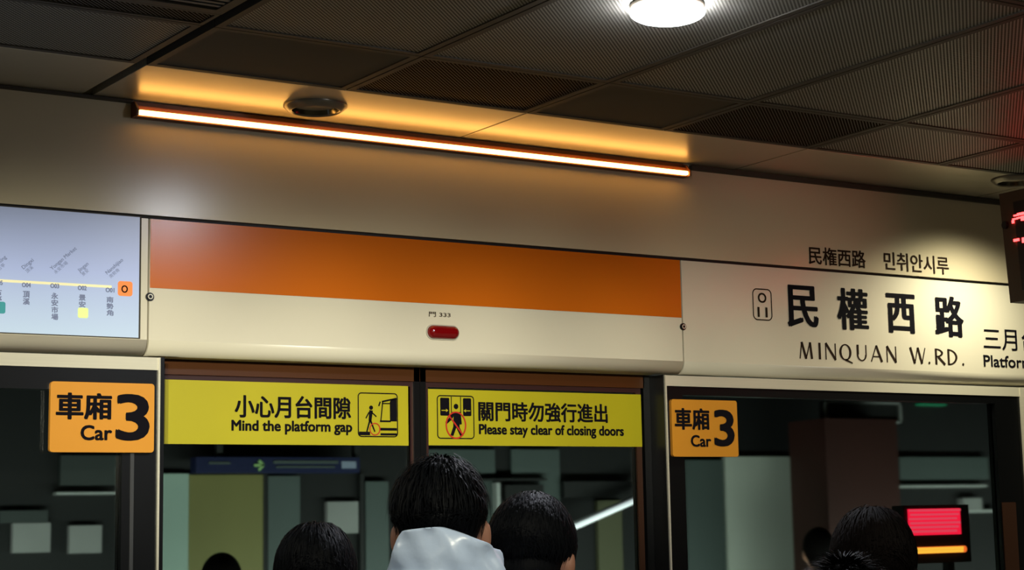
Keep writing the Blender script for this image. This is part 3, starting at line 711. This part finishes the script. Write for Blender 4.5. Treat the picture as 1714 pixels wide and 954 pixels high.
# ------------------------------------------------------------------ people
def capsule(bm, p, q, r0, r1, n=14, sc=(1, 1)):
    p = Vector(p); q = Vector(q); d = (q-p); Ln = d.length; d = d.normalized()
    u = d.cross(Vector((0, 1, 0)) if abs(d.y) < .9 else Vector((1, 0, 0))).normalized(); v = d.cross(u)
    rings = []
    prof = [(-r0*math.cos(a), r0*math.sin(a)) for a in (.0, .4, .8, 1.2)] + [(0, r0), (Ln, r1)] + [(Ln+r1*math.cos(a), r1*math.sin(a)) for a in (1.2, .8, .4, .0)]
    for h, r in prof:
        if r < 1e-5: rings.append([bm.verts.new(p+d*h)])
        else: rings.append([bm.verts.new(p+d*h+(u*math.cos(2*math.pi*k/n)*sc[0]+v*math.sin(2*math.pi*k/n)*sc[1])*r) for k in range(n)])
    for a, b in zip(rings, rings[1:]):
        for k in range(n):
            j = (k+1) % n
            if len(a) == 1: bm.faces.new((a[0], b[k], b[j]))
            elif len(b) == 1: bm.faces.new((a[k], a[j], b[0]))
            else: bm.faces.new((a[k], a[j], b[j], b[k]))
def ellipsoid(bm, c, r, rot=None):
    mtx = Matrix.Translation(c) @ (rot.to_4x4() if rot else Matrix.Identity(4)) @ Matrix.Diagonal((r[0], r[1], r[2], 1))
    bmesh.ops.create_uvsphere(bm, u_segments=24, v_segments=16, radius=1, matrix=mtx)
def remesh(bm, voxel, smooth=6):
    me = bpy.data.meshes.new('tmp'); bmesh.ops.recalc_face_normals(bm, faces=bm.faces[:]); bm.to_mesh(me); bm.free()
    o = bpy.data.objects.new('tmp', me); COL.objects.link(o)
    r = o.modifiers.new('r', 'REMESH'); r.mode = 'VOXEL'; r.voxel_size = voxel
    if smooth: s = o.modifiers.new('s', 'SMOOTH'); s.factor = .5; s.iterations = smooth
    dg = bpy.context.evaluated_depsgraph_get(); out = bpy.data.meshes.new_from_object(o.evaluated_get(dg))
    bpy.data.objects.remove(o); bpy.data.meshes.remove(me)
    out.polygons.foreach_set('use_smooth', [True]*len(out.polygons)); return out

def person(top, turn, nod, label, hair, hairstyle, coat, hood=None, lean=0, s=1.0, far_fig=False):
    """top = world point of the crown; the figure stands below it, facing +Y turned by `turn` degrees (positive to the left)"""
    H = top.z; k = s
    base = Vector((top.x, top.y, 0))
    t = thing('person', label, 'person', base)
    Rz = Matrix.Rotation(math.radians(turn), 3, 'Z'); Rb = Matrix.Rotation(math.radians(turn*.4), 3, 'Z')
    Rh = Rz @ Matrix.Rotation(math.radians(-nod), 3, 'X') @ Matrix.Rotation(math.radians(lean), 3, 'Y')
    hc = Vector((0, 0, H-.128*k))                     # centre of the skull, local to base
    def h(x, y, z): return hc + Rh @ (Vector((x, y, z))*k)
    def bp(x, y, z): return Rb @ Vector((x, y, z))
    sh = H-.325*k; hip = H*.52; kn = H*.28
    vox = .0085 if not far_fig else .014
    bm = bmesh.new()
    ellipsoid(bm, h(0, -.012, .02), (.074*k, .092*k, .092*k), Rh)      # skull
    ellipsoid(bm, h(0, .025, -.045), (.056*k, .062*k, .070*k), Rh)     # face and jaw
    ellipsoid(bm, h(0, .055, -.092), (.028*k, .024*k, .018*k), Rh)     # chin
    capsule(bm, h(0, .088, -.004), h(0, .103, -.040), .008*k, .014*k)  # nose
    ellipsoid(bm, h(0, .080, .018), (.045*k, .012*k, .009*k), Rh)      # brow
    ellipsoid(bm, h(0, .083, -.068), (.024*k, .010*k, .008*k), Rh)     # lips
    for sx in (-1, 1):                                                  # ears
        ellipsoid(bm, h(sx*.080, -.004, -.020), (.010*k, .020*k, .032*k), Rh @ Matrix.Rotation(math.radians(sx*-25), 3, 'Z'))
        ellipsoid(bm, h(sx*.073, .002, -.04), (.008*k, .012*k, .016*k), Rh)
    capsule(bm, h(0, -.028, -.06), bp(0, -.015, sh+.01), .056*k, .062*k)
    capsule(bm, bp(-.12, 0, sh-.035), bp(.12, 0, sh-.035), .055*k, .055*k)
    ellipsoid(bm, bp(0, 0, sh-.16), (.155*k, .10*k, .19*k), Rb); ellipsoid(bm, bp(0, 0, hip+.08), (.145*k, .10*k, .16*k), Rb)
    for sx in (-1, 1):
        el = bp(sx*.235, -.05, sh-.32*k); wr_ = bp(sx*.175, .10, sh-.50*k)
        capsule(bm, bp(sx*.165, 0, sh-.04), el, .046*k, .036*k); capsule(bm, el, wr_, .036*k, .027*k); ellipsoid(bm, wr_+bp(-sx*.02, .03, -.03), (.035, .05, .04), Rb)
        kk = bp(sx*.095, .01, kn); an = bp(sx*.10, -.01, .085)
        capsule(bm, bp(sx*.085, 0, hip), kk, .082*k, .055*k); capsule(bm, kk, an, .052*k, .036*k); capsule(bm, an+Vector((0, 0, -.035)), bp(sx*.105, .13, .035), .034, .030)
    me = remesh(bm, vox); ob = link('body', me, M['skin'], t); ob.location = (0, 0, 0)
    def kid(name, me, m):
        o = link(name, me, m, t); o.location = (0, 0, 0); return o
    for sx in (-1, 1):
        bm = bmesh.new(); ellipsoid(bm, h(sx*.031, .079, .003), (.013*k, .010*k, .009*k), Rh); part('eye', bm, M['white'], t, True).location = (0, 0, 0)
    # clothes
    bm = bmesh.new()
    capsule(bm, bp(-.135, -.005, sh-.03), bp(.135, -.005, sh-.03), .068*k, .068*k)
    ellipsoid(bm, bp(0, -.005, sh-.16), (.178*k, .122*k, .20*k), Rb); ellipsoid(bm, bp(0, 0, hip+.05), (.172*k, .125*k, .20*k), Rb)
    capsule(bm, bp(0, -.02, sh-.02), bp(0, -.022, sh+.035), .085*k, .078*k)
    for sx in (-1, 1):
        el = bp(sx*.235, -.05, sh-.32*k); wr_ = bp(sx*.175, .10, sh-.50*k)
        capsule(bm, bp(sx*.17, 0, sh-.045), el, .062*k, .052*k); capsule(bm, el, wr_, .052*k, .050*k); ellipsoid(bm, bp(sx*.13, .10, hip+.08), (.07, .06, .10), Rb)
    kid('jacket', remesh(bm, .014), M[coat])
    bm = bmesh.new()
    for sx in (-1, 1):
        kk = bp(sx*.095, .01, kn); an = bp(sx*.10, -.01, .10)
        capsule(bm, bp(sx*.085, 0, hip-.01), kk, .098*k, .070*k); capsule(bm, kk, an, .070*k, .056*k)
    kid('trousers', remesh(bm, .016), M['trouser'])
    for sx in (-1, 1):
        bm = bmesh.new(); capsule(bm, bp(sx*.10, -.03, .046), bp(sx*.107, .15, .040), .046, .038, sc=(1, 1)); kid('shoe', remesh(bm, .012, 3), M['shoe'])
    # hair: a close cap under several thousand locks running from the crown
    rx, ry, rz = (.086*k, .106*k, .104*k)
    if hairstyle == 'spiky': rx, ry, rz = (.084*k, .104*k, .098*k)
    if hairstyle == 'tousled': rx, ry, rz = (.080*k, .102*k, .101*k)
    bm = bmesh.new()
    ellipsoid(bm, h(0, -.014, .022), (rx*.97, ry*.97, rz*.97), Rh)
    if hairstyle != 'long':
        ellipsoid(bm, h(0, -.045, -.035), (.066*k, .062*k, .062*k), Rh)
    else:
        ellipsoid(bm, h(0, -.035, -.05), (.090*k, .080*k, .12*k), Rh)
        capsule(bm, hc+Rz @ Vector((0, -.045, -.06)), hc+Rz @ Vector((0, -.055, -.27)), .085*k, .078*k, sc=(1, .8))
    # clear the face
    bm2 = bm
    me = remesh(bm2, .008, 2)
    bmc = bmesh.new(); bmc.from_mesh(me); Ri = Rh.inverted()
    dele = [v for v in bmc.verts if (lambda q: q.y > .045*k and q.z < .062*k or (q.y > .012*k and q.z < -.005*k))(Ri @ (v.co-hc))]
    bmesh.ops.delete(bmc, geom=dele, context='VERTS'); bmc.to_mesh(me); bmc.free()
    hr = kid('hair', me, M[hair])
    V = []; F = []
    rnd = random.Random(int(top.x*1000))
    crown = Vector((.01, -.045, 1)).normalized()
    N = 9000 if not far_fig else 0
    for i in range(N):
        d = Vector((rnd.gauss(0, 1), rnd.gauss(0, 1), rnd.gauss(0, 1))).normalized()
        if d.z < (-.22 if hairstyle == 'tousled' else -.45) or (d.y > .35 and d.z < .42): continue
        if d.z < -.1 and d.y > .1: continue
        root = Vector((d.x*rx, d.y*ry, d.z*rz))*.985 + Vector((0, -.014*k, .022*k))
        nrm = Vector((d.x/rx, d.y/ry, d.z/rz)).normalized()
        fl_ = (d-crown*d.dot(crown)); fl_ = fl_.normalized() if fl_.length > .05 else Vector((rnd.gauss(0, 1), rnd.gauss(0, 1), 0)).normalized()
        tan = (fl_-nrm*fl_.dot(nrm)).normalized()
        swirl = nrm.cross(tan)*rnd.gauss(0, .25)
        if hairstyle == 'spiky': ln = rnd.uniform(.022, .042); lift = rnd.uniform(.55, 1.1)
        elif hairstyle == 'long': ln = rnd.uniform(.06, .13); lift = rnd.uniform(.0, .03); swirl *= .35; dirv0 = None
        elif hairstyle == 'tousled': ln = rnd.uniform(.030, .062); lift = rnd.uniform(.2, .75)*(1.2 if d.z > .35 else .25)
        else: ln = rnd.uniform(.030, .06); lift = rnd.uniform(.05, .16)
        ln *= k; pts = [root]; n_ = 4; p = root; dirv = (tan+swirl+nrm*lift).normalized()
        for j in range(n_):
            p = p + dirv*ln/n_
            g = .30 if hairstyle != 'long' else .55
            if hairstyle == 'spiky': g = .10
            # keep hugging the skull
            q = Vector((p.x/rx, (p.y+.014*k)/ry, (p.z-.022*k)/rz))
            if q.length < 1.01: q = q.normalized()*rnd.uniform(1.005, 1.045 if hairstyle != 'tousled' else 1.09); p = Vector((q.x*rx, q.y*ry-.014*k, q.z*rz+.022*k))
            nn = q.normalized()
            pts.append(p); dirv = (dirv+Vector((0, 0, -g))-nn*(.5 if hairstyle == 'long' else .22)*(0 if hairstyle == 'spiky' else 1)).normalized()
        wdt = rnd.uniform(.0014, .0028)*k; side = nrm.cross(dirv).normalized()
        o0 = len(V)
        for j, p in enumerate(pts):
            w_ = wdt*(1-j/n_*.85)
            V.append(hc+Rh @ (p-side*w_)); V.append(hc+Rh @ (p+side*w_))
        for j in range(n_): F.append((o0+2*j, o0+2*j+1, o0+2*j+3, o0+2*j+2))
    if V:
        sm = bpy.data.meshes.new('hair_locks'); sm.from_pydata(V, [], F); sm.update(); sm.polygons.foreach_set('use_smooth', [True]*len(F))
        o = link('hair_locks', sm, M[hair], hr); o.location = (0, 0, 0); o['kind'] = 'stuff'
    if hood: hood(t, hc, h, sh, Rh, Rz)
    return t

def hood_b(t, hc, h, sh, Rh, Rz):                     # bunched hood standing up behind the neck, higher on the left
    bm = bmesh.new(); n = 72; rows = []
    rnd = random.Random(3)
    zt0 = hc.z
    levels = [(-.006, .072, -.050), (-.002, .088, -.012), (.0, .094, 0), (.0, .099, -.008), (0, .104, -.03), (0, .106, -.055), (0, .108, -.085), (0, .117, -.095), (0, .130, -.125), (0, .155, -.175), (0, .165, -.20)]
    for li, (_, r, dz) in enumerate(levels):
        ring = []
        for i in range(n):
            a = 2*math.pi*i/n; x = math.cos(a); y = math.sin(a)
            lip = zt0-.002 - .030*(x+.55 if x > -.55 else 0)*1.0 - .075*max(0, y)      # drops to the right and to the front
            fold = .006*math.sin(5*a+li*1.1)+.004*math.sin(11*a-li*1.9)+.003*math.sin(3*a+li*2.1)
            if li == 4: fold -= .006
            if li == 6: fold -= .014
            rr = r+(fold if li > 1 else 0)
            ring.append(bm.verts.new(Vector((x*rr*1.0-.010-.012*max(0, -x)*max(0, (li-3)*.25), -.040+y*rr*.98, lip+dz+.003*math.sin(3*a+li)))))
        rows.append(ring)
    for a_, b_ in zip(rows, rows[1:]):
        for i in range(n): bm.faces.new((a_[i], a_[(i+1) % n], b_[(i+1) % n], b_[i]))
    o = part('hood', bm, M['hoodie'], t, True); o.location = (0, 0, 0)
    s_ = o.modifiers.new('s', 'SUBSURF'); s_.levels = 1; s_.render_levels = 1

pB = atD(736, 762, 3.75); person(pB, -36, 2, 'tall person in the middle seen from behind, tousled black hair, pale grey hood', 'hair', 'tousled', 'hoodie', hood=hood_b, s=1.03)
pC = atD(892, 824, 4.25); person(pC, -58, 10, 'person with short black hair and bare nape, right of the pale grey hood', 'hair', 'short', 'coat_black', s=1.04)
pA = atD(528, 872, 4.4); person(pA, -28, 3, 'person with long dark hair seen from behind, left of the pale grey hood', 'hair', 'long', 'coat_black', s=1.0)
pD = atD(1455, 845, 4.25); person(pD, -28, 2, 'person with long black hair standing before the right fixed glass', 'hair_brown', 'long', 'coat_black', s=1.03)
pE = atD(1408, 930, 3.45); person(pE, -28, 3, 'shortest person with spiky black hair at the bottom edge, in front of the long-haired one', 'hair', 'spiky', 'coat_navy', s=.98)
pF = atY(371, 922, W+1.75); person(pF, -28, 0, 'dim figure beyond the left door glass, only the crown showing', 'hair_brown', 'short', 'coat_black', s=1.0, far_fig=True)  # faint reflected head, built as a figure across the track
pG = atY(1368, 880, W+1.75); person(pG, -28, 0, 'dim figure beyond the right fixed glass, left of the long-haired person', 'hair_brown', 'short', 'coat_black', s=1.0, far_fig=True)  # another head mirrored in the glass, given a body beyond it

GROUPS = {'cladding_panel': 'cladding panels of the far trackside wall', 'poster': 'pale posters behind the glass', 'mullion': 'thin mullions on the far wall',
          'cable_rail': 'rails on the far wall', 'warning_sign': 'yellow warning signs over the doors', 'car_number_sign': 'amber car number plates',
          'downlight': 'round ceiling downlights', 'header_panel': 'cream header panels', 'sign_board': 'black boards behind the right door glass', 'person': 'people waiting at the screen doors'}
for o in COL.objects:
    if o.parent is None and o.name.split('.')[0] in GROUPS and 'category' in o: o['group'] = GROUPS[o.name.split('.')[0]]
